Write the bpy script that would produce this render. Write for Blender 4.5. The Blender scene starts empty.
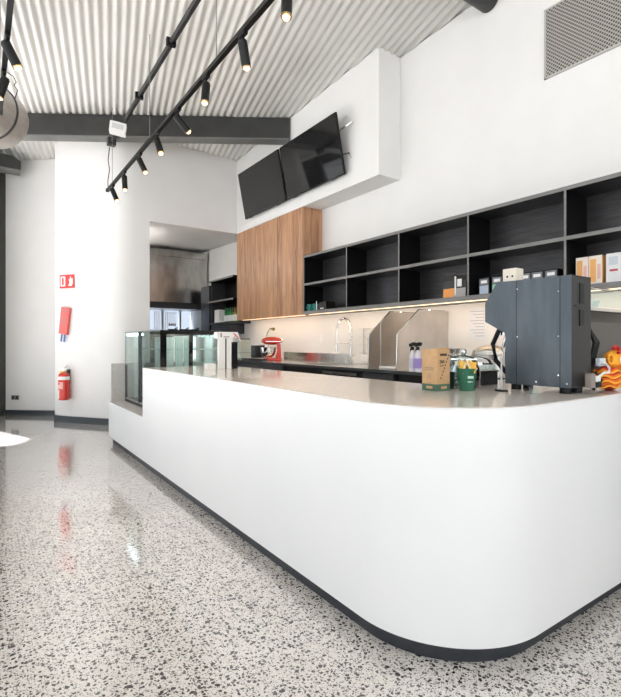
import bpy, bmesh, math, random
from mathutils import Vector, Matrix
random.seed(7)
S = bpy.context.scene
COL = S.collection
PI = math.pi

# ------------------------------------------------------------------ camera
HY, FP, CH, CA = 342.5, 478.0, 1.25, math.radians(34.8)
cam = bpy.data.cameras.new('camera')
cam_o = bpy.data.objects.new('camera', cam); COL.objects.link(cam_o)
cam_o.location = (0, 0, CH); cam_o.rotation_euler = (PI/2, 0, -CA)
cam.sensor_fit = 'AUTO'; cam.sensor_width = 36; cam.lens = FP/697*36
cam.shift_y = -(348.5-HY)/697; cam.clip_end = 200; cam.clip_start = .05
S.camera = cam_o
FW = (math.sin(CA), math.cos(CA)); RT = (math.cos(CA), -math.sin(CA))
def at(px, py, x=None, y=None, z=None):
    """survey helper: the point of a known plane (x=, y= or z=) seen at a pixel of the photograph"""
    u = (px-310.5)/FP; v = (HY-py)/FP
    d = (FW[0]+u*RT[0], FW[1]+u*RT[1], v)
    t = x/d[0] if x is not None else y/d[1] if y is not None else (z-CH)/d[2]
    return Vector((t*d[0], t*d[1], CH+t*d[2]))

# ------------------------------------------------------------------ world, sun, exposure
W = bpy.data.worlds.new('World'); S.world = W; W.use_nodes = True
wn = W.node_tree.nodes; wl = W.node_tree.links
bg = wn['Background']
tc = wn.new('ShaderNodeTexCoord'); sp = wn.new('ShaderNodeSeparateXYZ'); cr = wn.new('ShaderNodeValToRGB')
wl.new(tc.outputs['Generated'], sp.inputs[0]); wl.new(sp.outputs['Z'], cr.inputs[0])
cr.color_ramp.elements[0].position = 0.0; cr.color_ramp.elements[0].color = (.95, .97, 1, 1)
cr.color_ramp.elements[1].position = .8; cr.color_ramp.elements[1].color = (.80, .89, 1, 1)
wl.new(cr.outputs[0], bg.inputs['Color']); bg.inputs['Strength'].default_value = 1.42
S.cycles.transparent_max_bounces = 40
sun = bpy.data.lights.new('sun', 'SUN'); sun.energy = 22; sun.angle = .009; sun.color = (.985, .99, 1)
sun_o = bpy.data.objects.new('sun', sun); COL.objects.link(sun_o)
sun_o.rotation_euler = Vector((.189, -.539, -.819)).to_track_quat('-Z', 'Y').to_euler()
def area(name, loc, target, sx, sy, power, col, spread=PI):
    l = bpy.data.lights.new(name, 'AREA'); l.shape = 'RECTANGLE'; l.size = sx; l.size_y = sy; l.energy = power; l.color = col; l.spread = spread
    o = bpy.data.objects.new(name, l); COL.objects.link(o); o.location = loc
    o.rotation_euler = (Vector(target)-Vector(loc)).to_track_quat('-Z', 'Y').to_euler(); return o
area('daylight_fill', (-1.0, -5.2, 2.6), (2.2, 5, 3.2), 8, 4, 25, (1, .96, .92))  # added area lamp behind the camera, standing in for daylight
area('pavement_bounce_fill', (1.0, -6.5, .25), (1.5, -1.5, 4.9), 8, 4, 90, (1, .98, .95), 2.0)  # added lamp aimed up at the ceiling, in place of sunlit paving
S.view_settings.view_transform = 'Standard'; S.view_settings.look = 'None'
S.view_settings.exposure = -0.05; S.view_settings.gamma = 1; S.view_settings.use_curve_mapping = False

# ------------------------------------------------------------------ materials
MATS = {}
def mat(name, col, rough=.5, metal=0, spec=.5, coat=0, emit=None, es=0):
    if name in MATS: return MATS[name]
    m = bpy.data.materials.new(name); m.use_nodes = True
    b = m.node_tree.nodes['Principled BSDF']
    b.inputs['Base Color'].default_value = (*col, 1); b.inputs['Roughness'].default_value = rough
    b.inputs['Metallic'].default_value = metal; b.inputs['Specular IOR Level'].default_value = spec
    b.inputs['Coat Weight'].default_value = coat
    if emit: b.inputs['Emission Color'].default_value = (*emit, 1); b.inputs['Emission Strength'].default_value = es
    MATS[name] = m; return m
def N(m, t, **k):
    n = m.node_tree.nodes.new(t)
    for a, v in k.items(): setattr(n, a, v)
    return n
def noisy(name, c1, c2, scale=(1, 1, 1), ns=8, rough=.5, metal=0, detail=4, bump=0, r2=None, lo=.35, hi=.65):
    """material whose colour wanders between c1 and c2 (object-space noise, stretched by scale)"""
    if name in MATS: return MATS[name]
    m = mat(name, c1, rough, metal); L = m.node_tree.links; b = m.node_tree.nodes['Principled BSDF']
    t = N(m, 'ShaderNodeTexCoord'); mp = N(m, 'ShaderNodeMapping'); mp.inputs['Scale'].default_value = scale
    n = N(m, 'ShaderNodeTexNoise'); n.inputs['Scale'].default_value = ns; n.inputs['Detail'].default_value = detail
    r = N(m, 'ShaderNodeValToRGB'); r.color_ramp.elements[0].color = (*c1, 1); r.color_ramp.elements[1].color = (*c2, 1)
    r.color_ramp.elements[0].position = lo; r.color_ramp.elements[1].position = hi
    L.new(t.outputs['Object'], mp.inputs[0]); L.new(mp.outputs[0], n.inputs['Vector']); L.new(n.outputs[0], r.inputs[0]); L.new(r.outputs[0], b.inputs['Base Color'])
    if bump:
        bp = N(m, 'ShaderNodeBump'); bp.inputs['Strength'].default_value = bump; bp.inputs['Distance'].default_value = .002
        L.new(n.outputs[0], bp.inputs['Height']); L.new(bp.outputs[0], b.inputs['Normal'])
    return m

wall_m = noisy('wall_paint', (.75, .74, .725), (.77, .76, .745), ns=3, rough=.6, bump=.03)
white_lam = noisy('white_solid_surface', (.80, .81, .815), (.82, .825, .83), ns=2, rough=.28)
roof_m = noisy('roof_sheet_paint', (.82, .81, .77), (.87, .86, .82), scale=(1, 1, 1), ns=1.5, rough=.42)
stone_m = noisy('beige_stone_worktop', (.60, .55, .51), (.66, .605, .565), ns=40, rough=.1)
ledge_m = noisy('grey_stone_ledge', (.46, .43, .405), (.52, .49, .465), ns=40, rough=.22)
kick_m = noisy('slate_kick', (.018, .022, .028), (.026, .03, .038), ns=20, rough=.35)
skirt_m = mat('skirting_grey', (.045, .052, .06), .3)
steelpaint = noisy('charcoal_steel_paint', (.024, .024, .023), (.032, .032, .030), ns=5, rough=.5)
black_m = mat('black_satin', (.004, .004, .0045), .42, spec=.3)
blackgloss = mat('black_gloss', (.006, .006, .007), .08)
shelf_edge = noisy('charcoal_board_edge', (.17, .165, .16), (.21, .205, .195), scale=(1, .2, 1), ns=30, rough=.5)
shelf_back = noisy('charcoal_woodgrain', (.016, .016, .018), (.034, .033, .035), scale=(1, 1.2, 14), ns=4, rough=.35)
chrome = mat('chrome', (.78, .78, .78), .12, 1)
white_pl = mat('white_plastic', (.82, .82, .80), .4)
paper_m = mat('white_paper', (.85, .85, .84), .7)
red_m = mat('red_enamel', (.62, .03, .015), .2, coat=.5)
firered = mat('fire_red', (.72, .04, .035), .35)
darkgrey = mat('dark_grey_plastic', (.03, .03, .033), .45)

def brushed(name, c1, c2, scale, rough=.28):
    if name in MATS: return MATS[name]
    m = noisy(name, c1, c2, scale=scale, ns=6, rough=rough, metal=1, detail=6); return m
steel_m = brushed('brushed_steel', (.42, .40, .37), (.62, .60, .57), (8, 8, .6))
bench_steel = brushed('bench_steel', (.62, .62, .60), (.78, .78, .76), (1, 6, 1), .22)
hood_m = brushed('hood_steel', (.38, .37, .35), (.52, .51, .49), (1.2, 1, .5), .22)
pcoat = noisy('coffee_machine_blue_grey', (.066, .083, .098), (.088, .108, .126), scale=(1, 1, .25), ns=14, rough=.38, metal=.35)
pside = mat('coffee_machine_dark_side', (.030, .030, .031), .5, .2)

def wood():
    m = mat('vertical_board_oak', (.4, .22, .12), .45); L = m.node_tree.links; b = m.node_tree.nodes['Principled BSDF']
    t = N(m, 'ShaderNodeTexCoord'); s = N(m, 'ShaderNodeSeparateXYZ'); L.new(t.outputs['Object'], s.inputs[0])
    ad = N(m, 'ShaderNodeMath', operation='ADD'); L.new(s.outputs['X'], ad.inputs[0]); L.new(s.outputs['Y'], ad.inputs[1])
    sc = N(m, 'ShaderNodeMath', operation='MULTIPLY'); sc.inputs[1].default_value = 7.35; L.new(ad.outputs[0], sc.inputs[0])
    fl = N(m, 'ShaderNodeMath', operation='FLOOR'); L.new(sc.outputs[0], fl.inputs[0])
    wn_ = N(m, 'ShaderNodeTexWhiteNoise', noise_dimensions='1D'); L.new(fl.outputs[0], wn_.inputs['W'])
    mp = N(m, 'ShaderNodeMapping'); mp.inputs['Scale'].default_value = (7, 7, .8); L.new(t.outputs['Object'], mp.inputs[0])
    of = N(m, 'ShaderNodeCombineXYZ'); ml = N(m, 'ShaderNodeMath', operation='MULTIPLY'); ml.inputs[1].default_value = 9
    L.new(wn_.outputs[0], ml.inputs[0]); L.new(ml.outputs[0], of.inputs[2]); L.new(of.outputs[0], mp.inputs['Location'])
    n = N(m, 'ShaderNodeTexNoise'); n.inputs['Scale'].default_value = 2.2; n.inputs['Detail'].default_value = 7; n.inputs['Distortion'].default_value = 1.0
    L.new(mp.outputs[0], n.inputs['Vector'])
    mx = N(m, 'ShaderNodeMath', operation='MULTIPLY_ADD'); L.new(wn_.outputs[0], mx.inputs[0]); mx.inputs[1].default_value = .22; L.new(n.outputs[0], mx.inputs[2])
    r = N(m, 'ShaderNodeValToRGB'); e = r.color_ramp.elements
    e[0].position = .36; e[0].color = (.25, .115, .05, 1); e[1].position = .85; e[1].color = (.56, .31, .165, 1)
    e.new(.58).color = (.43, .22, .115, 1)
    L.new(mx.outputs[0], r.inputs[0])
    fr = N(m, 'ShaderNodeMath', operation='FRACT'); L.new(sc.outputs[0], fr.inputs[0])
    gt = N(m, 'ShaderNodeMath', operation='GREATER_THAN'); gt.inputs[1].default_value = .05; L.new(fr.outputs[0], gt.inputs[0])
    mm = N(m, 'ShaderNodeMix', data_type='RGBA', blend_type='MIX'); L.new(gt.outputs[0], mm.inputs['Factor'])
    mm.inputs['A'].default_value = (.27, .14, .08, 1); L.new(r.outputs[0], mm.inputs['B']); L.new(mm.outputs['Result'], b.inputs['Base Color'])
    return m
wood_m = wood()

def terrazzo():
    m = mat('terrazzo', (.6, .58, .55), .12); L = m.node_tree.links; b = m.node_tree.nodes['Principled BSDF']
    t = N(m, 'ShaderNodeTexCoord')
    n = N(m, 'ShaderNodeTexNoise'); n.inputs['Scale'].default_value = 1.3; n.inputs['Detail'].default_value = 6
    L.new(t.outputs['Object'], n.inputs['Vector'])
    base = N(m, 'ShaderNodeValToRGB'); base.color_ramp.elements[0].position = .3; base.color_ramp.elements[1].position = .7
    base.color_ramp.elements[0].color = (.60, .565, .53, 1); base.color_ramp.elements[1].color = (.69, .66, .625, 1)
    L.new(n.outputs[0], base.inputs[0]); prev = base.outputs[0]
    nd = N(m, 'ShaderNodeTexNoise'); nd.inputs['Scale'].default_value = 60; L.new(t.outputs['Object'], nd.inputs['Vector'])
    wob = N(m, 'ShaderNodeVectorMath', operation='SCALE'); wob.inputs['Scale'].default_value = .020; L.new(nd.outputs['Color'], wob.inputs[0])
    addv = N(m, 'ShaderNodeVectorMath', operation='ADD'); L.new(t.outputs['Object'], addv.inputs[0]); L.new(wob.outputs[0], addv.inputs[1])
    for sc, dens, th, c0, c1 in ((150, .5, .38, (.14, .12, .11), (.40, .35, .31)), (100, .48, .36, (.02, .019, .018), (.20, .17, .15)), (56, .52, .385, (.012, .012, .012), (.11, .095, .085)), (33, .13, .32, (.012, .012, .012), (.04, .036, .033))):
        v = N(m, 'ShaderNodeTexVoronoi', voronoi_dimensions='2D'); v.inputs['Scale'].default_value = sc; L.new(addv.outputs[0], v.inputs['Vector'])
        s = N(m, 'ShaderNodeSeparateColor'); L.new(v.outputs['Color'], s.inputs[0])
        # chip radius varies from chip to chip
        rr = N(m, 'ShaderNodeMath', operation='MULTIPLY_ADD'); L.new(s.outputs['Green'], rr.inputs[0]); rr.inputs[1].default_value = th*.7; rr.inputs[2].default_value = th*.35
        lt = N(m, 'ShaderNodeMath', operation='LESS_THAN'); L.new(v.outputs['Distance'], lt.inputs[0]); L.new(rr.outputs[0], lt.inputs[1])
        l2 = N(m, 'ShaderNodeMath', operation='LESS_THAN'); L.new(s.outputs['Red'], l2.inputs[0]); l2.inputs[1].default_value = dens
        mk = N(m, 'ShaderNodeMath', operation='MULTIPLY'); L.new(lt.outputs[0], mk.inputs[0]); L.new(l2.outputs[0], mk.inputs[1])
        cc = N(m, 'ShaderNodeMix', data_type='RGBA'); L.new(s.outputs['Blue'], cc.inputs['Factor']); cc.inputs['A'].default_value = (*c0, 1); cc.inputs['B'].default_value = (*c1, 1)
        mm = N(m, 'ShaderNodeMix', data_type='RGBA'); L.new(mk.outputs[0], mm.inputs['Factor']); L.new(prev, mm.inputs['A']); L.new(cc.outputs['Result'], mm.inputs['B'])
        prev = mm.outputs['Result']
    L.new(prev, b.inputs['Base Color'])
    r = N(m, 'ShaderNodeMapRange'); L.new(n.outputs[0], r.inputs[0]); r.inputs['To Min'].default_value = .07; r.inputs['To Max'].default_value = .16; b.inputs['Coat Weight'].default_value = 1; b.inputs['Coat Roughness'].default_value = .08
    L.new(r.outputs[0], b.inputs['Roughness'])
    return m
terr_m = terrazzo()

def glass(name, tint=(.93, .98, .96), refl=.10):
    if name in MATS: return MATS[name]
    m = _glass(name, tint, refl); MATS[name] = m; return m
def _glass(name, tint, refl):
    """thin pane: mostly clear with a fresnel reflection"""
    m = bpy.data.materials.new(name); m.use_nodes = True; nt = m.node_tree; nt.nodes.clear()
    o = nt.nodes.new('ShaderNodeOutputMaterial'); tr = nt.nodes.new('ShaderNodeBsdfTransparent'); gl = nt.nodes.new('ShaderNodeBsdfGlossy'); mx = nt.nodes.new('ShaderNodeMixShader')
    lw = nt.nodes.new('ShaderNodeLayerWeight'); lw.inputs['Blend'].default_value = .35
    mr = nt.nodes.new('ShaderNodeMapRange'); mr.inputs['To Min'].default_value = refl*.4; mr.inputs['To Max'].default_value = min(1, refl*3)
    tr.inputs[0].default_value = (*tint, 1); gl.inputs[0].default_value = (.95, 1, .98, 1); gl.inputs['Roughness'].default_value = .02
    nt.links.new(lw.outputs['Fresnel'], mr.inputs[0]); nt.links.new(mr.outputs[0], mx.inputs[0]); nt.links.new(tr.outputs[0], mx.inputs[1]); nt.links.new(gl.outputs[0], mx.inputs[2]); nt.links.new(mx.outputs[0], o.inputs[0])
    return m
glass_m = glass('clear_glass'); glass_g = glass('green_edge_glass', (.965, .99, .98), .12); tint_pl = glass('frosted_plastic', (.72, .80, .76), .12)
def perforated():
    m = mat('perforated_grille', (.30, .285, .265), .5); L = m.node_tree.links; b = m.node_tree.nodes['Principled BSDF']
    t = N(m, 'ShaderNodeTexCoord'); mp = N(m, 'ShaderNodeMapping'); mp.inputs['Rotation'].default_value = (0, PI/2, 0); L.new(t.outputs['Object'], mp.inputs[0])
    sx = N(m, 'ShaderNodeSeparateXYZ'); L.new(t.outputs['Object'], sx.inputs[0])
    cb = N(m, 'ShaderNodeCombineXYZ'); L.new(sx.outputs['Y'], cb.inputs[0]); L.new(sx.outputs['Z'], cb.inputs[1])
    v = N(m, 'ShaderNodeTexVoronoi', voronoi_dimensions='2D'); v.inputs['Scale'].default_value = 44; v.inputs['Randomness'].default_value = 0
    rt = N(m, 'ShaderNodeMapping'); rt.inputs['Rotation'].default_value = (0, 0, PI/4); L.new(cb.outputs[0], rt.inputs[0]); L.new(rt.outputs[0], v.inputs['Vector'])
    lt = N(m, 'ShaderNodeMath', operation='LESS_THAN'); L.new(v.outputs['Distance'], lt.inputs[0]); lt.inputs[1].default_value = .34
    mm = N(m, 'ShaderNodeMix', data_type='RGBA'); L.new(lt.outputs[0], mm.inputs['Factor']); mm.inputs['A'].default_value = (.36, .34, .31, 1); mm.inputs['B'].default_value = (.035, .033, .03, 1)
    L.new(mm.outputs['Result'], b.inputs['Base Color']); return m
grille_m = perforated()
def lamp_mat(name, col, s): return mat(name, (1, .9, .7), .4, emit=col, es=s)
lamp_m = lamp_mat('warm_lamp_lens', (1, .66, .30), 3.5)
led_m = lamp_mat('led_strip_glow', (1, .72, .45), 2)

# ------------------------------------------------------------------ mesh builder
class MB:
    def __init__(s): s.b = bmesh.new()
    def box(s, x0, x1, y0, y1, z0, z1, bev=0, rot=0):
        c = Vector(((x0+x1)/2, (y0+y1)/2, (z0+z1)/2))
        g = bmesh.ops.create_cube(s.b, size=1, matrix=Matrix.Translation(c) @ Matrix.Rotation(rot, 4, 'Z') @ Matrix.Diagonal((abs(x1-x0), abs(y1-y0), abs(z1-z0), 1)))
        if bev:
            es = list({e for v in g['verts'] for e in v.link_edges})
            bmesh.ops.bevel(s.b, geom=es, offset=bev, segments=2, affect='EDGES', profile=.6)
        return s
    def prism(s, pts, axis, a0, a1):
        """polygon extruded along an axis; pts are the other two coordinates in xyz order"""
        def P(p, a): return {'x': (a, p[0], p[1]), 'y': (p[0], a, p[1]), 'z': (p[0], p[1], a)}[axis]
        v0 = [s.b.verts.new(P(p, a0)) for p in pts]; v1 = [s.b.verts.new(P(p, a1)) for p in pts]
        f = [s.b.faces.new(v0), s.b.faces.new(v1[::-1])]; n = len(pts)
        for i in range(n): f.append(s.b.faces.new((v0[i], v1[i], v1[(i+1) % n], v0[(i+1) % n])))
        bmesh.ops.recalc_face_normals(s.b, faces=f); return s
    def cyl(s, p0, p1, r, r2=None, n=20):
        p0 = Vector(p0); p1 = Vector(p1); d = p1-p0
        q = Vector((0, 0, 1)).rotation_difference(d)
        bmesh.ops.create_cone(s.b, cap_ends=True, segments=n, radius1=r, radius2=r if r2 is None else r2, depth=d.length, matrix=Matrix.Translation((p0+p1)/2) @ q.to_matrix().to_4x4()); return s
    def ball(s, c, r, sc=(1, 1, 1), n=16):
        bmesh.ops.create_uvsphere(s.b, u_segments=n, v_segments=max(6, n//2+2), radius=r, matrix=Matrix.Translation(c) @ Matrix.Diagonal((*sc, 1))); return s
    def lathe(s, prof, c=(0, 0, 0), n=28):
        """prof: list of (radius, z), closed at ends that reach radius 0"""
        rings = []
        for r, z in prof:
            if r < 1e-5: rings.append([s.b.verts.new((c[0], c[1], c[2]+z))])
            else: rings.append([s.b.verts.new((c[0]+r*math.cos(2*PI*i/n), c[1]+r*math.sin(2*PI*i/n), c[2]+z)) for i in range(n)])
        fs = []
        for a, b in zip(rings, rings[1:]):
            for i in range(n):
                j = (i+1) % n
                if len(a) == 1 and len(b) == 1: continue
                if len(a) == 1: fs.append(s.b.faces.new((a[0], b[j], b[i])))
                elif len(b) == 1: fs.append(s.b.faces.new((a[i], a[j], b[0])))
                else: fs.append(s.b.faces.new((a[i], a[j], b[j], b[i])))
        bmesh.ops.recalc_face_normals(s.b, faces=fs); return s
    def tube(s, pts, r, n=10, closed=False):
        pts = [Vector(p) for p in pts]; rings = []; m = len(pts); up = Vector((.13, .21, .97)); 
        for i, p in enumerate(pts):
            a = pts[(i-1) % m] if (closed or i > 0) else p; b = pts[(i+1) % m] if (closed or i < m-1) else p
            t = (b-a).normalized(); u = t.cross(up)
            if u.length < .05: u = t.cross(Vector((1, 0, 0)))
            u.normalize(); w = t.cross(u); rr = r[i] if isinstance(r, (list, tuple)) else r
            rings.append([s.b.verts.new(p+(u*math.cos(2*PI*k/n)+w*math.sin(2*PI*k/n))*rr) for k in range(n)])
        fs = []
        for i in range(m if closed else m-1):
            A = rings[i]; B = rings[(i+1) % m]
            for k in range(n): fs.append(s.b.faces.new((A[k], A[(k+1) % n], B[(k+1) % n], B[k])))
        if not closed: fs.append(s.b.faces.new(rings[0][::-1])); fs.append(s.b.faces.new(rings[-1]))
        bmesh.ops.recalc_face_normals(s.b, faces=fs); return s
    def obj(s, name, m, parent=None, smooth=False, m2=None, pick=None):
        me = bpy.data.meshes.new(name)
        if m2 is not None:
            s.b.normal_update()
            for f in s.b.faces:
                if pick(f): f.material_index = 1
        s.b.to_mesh(me); s.b.free(); me.materials.append(m)
        if m2 is not None: me.materials.append(m2)
        if smooth:
            for p in me.polygons: p.use_smooth = True
            try: me.set_sharp_from_angle(angle=math.radians(38))
            except Exception: pass
        o = bpy.data.objects.new(name, me); COL.objects.link(o)
        if parent is not None: o.parent = parent
        return o
def tag(o, label, cat, group=None, kind=None):
    o['label'] = label; o['category'] = cat
    if group: o['group'] = group
    if kind: o['kind'] = kind
    return o
def thing(name, loc, label, cat, rz=0, group=None):
    o = bpy.data.objects.new(name, None); COL.objects.link(o); o.empty_display_size = .05
    o.location = loc; o.rotation_euler = (0, 0, rz); return tag(o, label, cat, group)
def struct(mb, name, m, **k):
    o = mb.obj(name, m, **k); o['kind'] = 'structure'; return o
def text(parent, name, body, size, loc, rot, m, ext=.0006, align='CENTER', sx=1):
    c = bpy.data.curves.new(name, 'FONT'); c.body = body; c.size = size; c.extrude = ext; c.align_x = align; c.align_y = 'CENTER'
    c.resolution_u = 2
    tmp = bpy.data.objects.new('tmp', c); COL.objects.link(tmp)
    me = bpy.data.meshes.new_from_object(tmp.evaluated_get(bpy.context.evaluated_depsgraph_get())); me.name = name
    bpy.data.objects.remove(tmp); bpy.data.curves.remove(c)
    me.materials.clear(); me.materials.append(m)
    o = bpy.data.objects.new(name, me); COL.objects.link(o); o.parent = parent; o.location = loc; o.rotation_euler = rot; o.scale = (sx, 1, 1); return o
RX = (PI/2, 0, -PI/2)    # text on a face that looks towards -x
RY = (PI/2, 0, 0)        # text on a face that looks towards -y
def arc(cx, cy, r, a0, a1, n=14): return [(cx+r*math.cos(a0+(a1-a0)*i/n), cy+r*math.sin(a0+(a1-a0)*i/n)) for i in range(n+1)]

# ------------------------------------------------------------------ structure
def zr(x, y): return 4.55-.035*(x-3.667)-.045*(y-3.94)
XB, XW, YE = 3.667, 4.0, 7.511          # bulkhead / cabinet front, kitchen wall, end wall
struct(MB().box(-7, 4.3, -6, 11.5, -.12, 0), 'floor', terr_m)
struct(MB().box(-45, 45, -45, 45, -.30, -.13), 'ground', noisy('pavement', (.64, .64, .64), (.69, .69, .69), ns=2, rough=.8))
# corrugated roof sheet
def roof():
    b = bmesh.new(); r = Vector((.212, .977)); n = Vector((.977, -.212)); P = .0877; A = .0125; K = 8
    smin, smax = -8.4, 5.2; cnt = int((smax-smin)/P*K); rows = []
    for t in (-7.2, 12.2):
        row = []
        for i in range(cnt+1):
            s_ = smin+i*P/K; p = n*s_+r*t
            row.append(b.verts.new((p.x, p.y, zr(p.x, p.y)+A*math.cos(2*PI*s_/P))))
        rows.append(row)
    for i in range(cnt): b.faces.new((rows[0][i], rows[0][i+1], rows[1][i+1], rows[1][i]))
    bmesh.ops.recalc_face_normals(b, faces=b.faces)
    geo = bmesh.ops.bisect_plane(b, geom=b.verts[:]+b.edges[:]+b.faces[:], plane_co=(4.12, 0, 0), plane_no=(1, 0, 0), clear_outer=True)
    fo = Vector((.30, 9.76, 0))+Vector((-.837, .547, 0))*.80  # unseen overhang, cut at this width to shape the sun patch
    bmesh.ops.bisect_plane(b, geom=b.verts[:]+b.edges[:]+b.faces[:], plane_co=fo, plane_no=(-.837, .547, 0), clear_outer=True)
    m = MB(); m.b.free(); m.b = b
    o = struct(m, 'ceiling', roof_m, smooth=True)
    for p in o.data.polygons: p.use_smooth = True
    sol = o.modifiers.new('sheet', 'SOLIDIFY'); sol.thickness = .003; sol.offset = 1
roof()
def wallseg(name, pts, th, z0, top=None, m=wall_m, flip=1):
    """wall following a plan polyline; top edge follows the roof unless given"""
    b = bmesh.new(); P = [Vector((p[0], p[1])) for p in pts]; L = []
    for i, p in enumerate(P):
        a = P[max(i-1, 0)]; c = P[min(i+1, len(P)-1)]; t = (c-a).normalized(); q = p+Vector((-t.y, t.x))*th*flip; L.append((p, q))
    V = []
    for p, q in L:
        V.append([b.verts.new((w.x, w.y, z)) for w in (p, q) for z in (z0, (zr(w.x, w.y)-.004 if top is None else top))])
    for A, B in zip(V, V[1:]):
        b.faces.new((A[0], B[0], B[1], A[1])); b.faces.new((A[2], A[3], B[3], B[2])); b.faces.new((A[1], B[1], B[3], A[3])); b.faces.new((A[0], A[2], B[2], B[0]))
    b.faces.new((V[0][0], V[0][1], V[0][3], V[0][2])); b.faces.new((V[-1][0], V[-1][2], V[-1][3], V[-1][1]))
    bmesh.ops.recalc_face_normals(b, faces=b.faces)
    m_ = MB(); m_.b.free(); m_.b = b
    return struct(m_, name, m, smooth=True)
# kitchen wall behind the shelves
wallseg('wall_right', [(XW, 10.6), (XW, -4.5)], .12, 0)
# curved plaster wall that ends the room
curve = [(1.003, 8.572), (1.05, 8.47), (1.115, 8.36), (1.20, 8.235), (1.30, 8.105), (1.41, 7.96), (1.50, 7.83), (1.58, 7.73), (1.66, 7.645), (1.74, 7.58), (1.83, 7.535), (1.95, 7.515), (2.183, YE)]
wallseg('wall_back', curve, .14, 0, flip=1)
wallseg('wall_step', [(1.08, 9.23), (1.003, 8.572)], .10, 0, flip=1)
wallseg('wall_header', [(2.183, YE), (3.67, YE), (XW, YE)], .14, 3.13, flip=1)
wallseg('wall_left', [(.36, 9.83), (1.08, 9.23)], .14, 0, flip=1)
# bulkhead over the timber cupboard
b = MB(); b.prism([(3.94, 3.124), (YE, 3.124), (YE, zr(XB, YE)), (3.94, zr(XB, 3.94))], 'x', XB, XW-.002)
struct(b, 'wall_bulkhead', wall_m)
# small kitchen beyond the opening
wallseg('wall_kitchen', [(2.0, 10.55), (XW, 10.55)], .12, 0, top=1.52)
struct(MB().box(1.9, 4.0, 10.55, 10.67, 2.02, 3.4).box(1.9, 2.86, 10.55, 10.67, 1.5, 2.02), 'wall_kitchen_upper', wall_m)
wallseg('wall_kitchen_side', [(2.05, 7.75), (2.05, 10.67)], .1, 0, flip=1)
struct(MB().prism([(YE+.01, 3.13), (10.6, 3.22), (10.6, 3.27), (YE+.01, 3.18)], 'x', 2.15, XW-.01), 'ceiling_kitchen', wall_m)
w = struct(MB().box(2.86, 2.92, 10.52, 10.60, 1.5, 2.03).box(3.32, 3.36, 10.52, 10.60, 1.5, 2.03).box(3.72, 3.76, 10.52, 10.60, 1.5, 2.03).box(2.86, 4.0, 10.52, 10.6, 1.5, 1.53).box(2.86, 4.0, 10.52, 10.6, 2.0, 2.03), 'window_1', mat('window_frame_white', (.6, .62, .64), .4))
MB().box(2.86, 4.0, 10.56, 10.566, 1.5, 2.03).obj('pane', glass('kitchen_window_glass', (.78, .82, .88), .1), w)
# skirtings
wallseg('baseboard_left', [(.37, 9.80), (1.07, 9.205)], -.012, 0, top=.088, m=skirt_m)
wallseg('baseboard_back', [(x-.004, y-.004) for x, y in curve[:-1]], -.014, 0, top=.10, m=skirt_m)
# shopfront on the left: dark mullions; end bay made solid to bound the sun patch
q = Vector((-.547, -.837)); o0 = Vector((.30, 9.76))
b = MB()
p = o0+q*.27; b.box(p.x-.47, p.x+.47, p.y-.05, p.y+.05, 0, zr(p.x, p.y)-.05, rot=math.atan2(q.y, q.x))
for k in range(0, 7):
    p = o0+q*(2.85+k*1.9); b.box(p.x-.06, p.x+.06, p.y-.06, p.y+.06, 0, zr(p.x, p.y)-.25, rot=.58)
for z0, z1 in ((0, .06), (4.25, 4.35)):
    p0 = o0; p1 = o0+q*13.3; c = (p0+p1)/2; L_ = 13.3; b.box(c.x-L_/2, c.x+L_/2, c.y-.04, c.y+.04, z0, z1, rot=math.atan2(q.y, q.x))
struct(b, 'window_2', steelpaint)

# rafter beam across the ceiling
def beam(name, A, B, label, h=.31, w=.175, ends=True):
    A = Vector(A); B = Vector(B); d = (B-A); L = d.length; t = thing(name, A, label, 'beam')
    q_ = d.to_track_quat('X', 'Z'); t.rotation_mode = 'QUATERNION'; t.rotation_quaternion = q_
    MB().box(0, L, -.006, .006, -h+.012, -.012).obj('web', steelpaint, t)
    MB().box(0, L, -w/2, w/2, -h, -h+.014).obj('bottom_flange', steelpaint, t)
    MB().box(0, L, -w/2, w/2, -.014, 0).obj('top_flange', steelpaint, t)
    return t
bd = Vector((.837, -.547)); nrm = Vector((.547, .837))
def roofpt(px, py, off=0):
    u = (px-310.5)/FP; v = (HY-py)/FP; d = (FW[0]+u*RT[0], FW[1]+u*RT[1], v)
    t = (4.55+off+.035*3.667+.045*3.94-CH)/(d[2]+.035*d[0]+.045*d[1]); return Vector((t*d[0], t*d[1], CH+t*d[2]))
A = roofpt(20, 112.9, -.016); B = roofpt(288, 117.6, -.016)
d = (B-A).normalized(); off = Vector((nrm.x, nrm.y, 0))*.0875
t = thing('roof_beam', A-d*3+off, 'long charcoal steel roof beam crossing under the corrugated ceiling', 'beam')
t.rotation_mode = 'QUATERNION'; t.rotation_quaternion = d.to_track_quat('X', 'Z'); L_ = (B-A).length+3.03
MB().box(0, L_, -.0875, .0875, -.30, 0, bev=.01).obj('beam_casing', steelpaint, t)
MB().box(0, L_, -.096, .096, -.315, -.300).obj('bottom_flange', noisy('flange_grey_paint', (.13, .13, .125), (.17, .17, .165), ns=4, rough=.5), t)
# shorter beam end over the shopfront corner
A = at(21, 157, y=9.25); 
t = thing('roof_beam', (A.x, A.y, A.z), 'short charcoal beam end above the shopfront corner, below the drum', 'beam')
MB().prism([(-2.2, .02), (-.12, 0), (0, -.08), (0, -.22), (-.10, -.22), (-2.2, -.06)], 'y', 0, .25).obj('beam_casing', steelpaint, t)
MB().box(-2.2, 0, -.02, .28, -.235, -.22).obj('bottom_flange', MATS['flange_grey_paint'], t)

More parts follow.
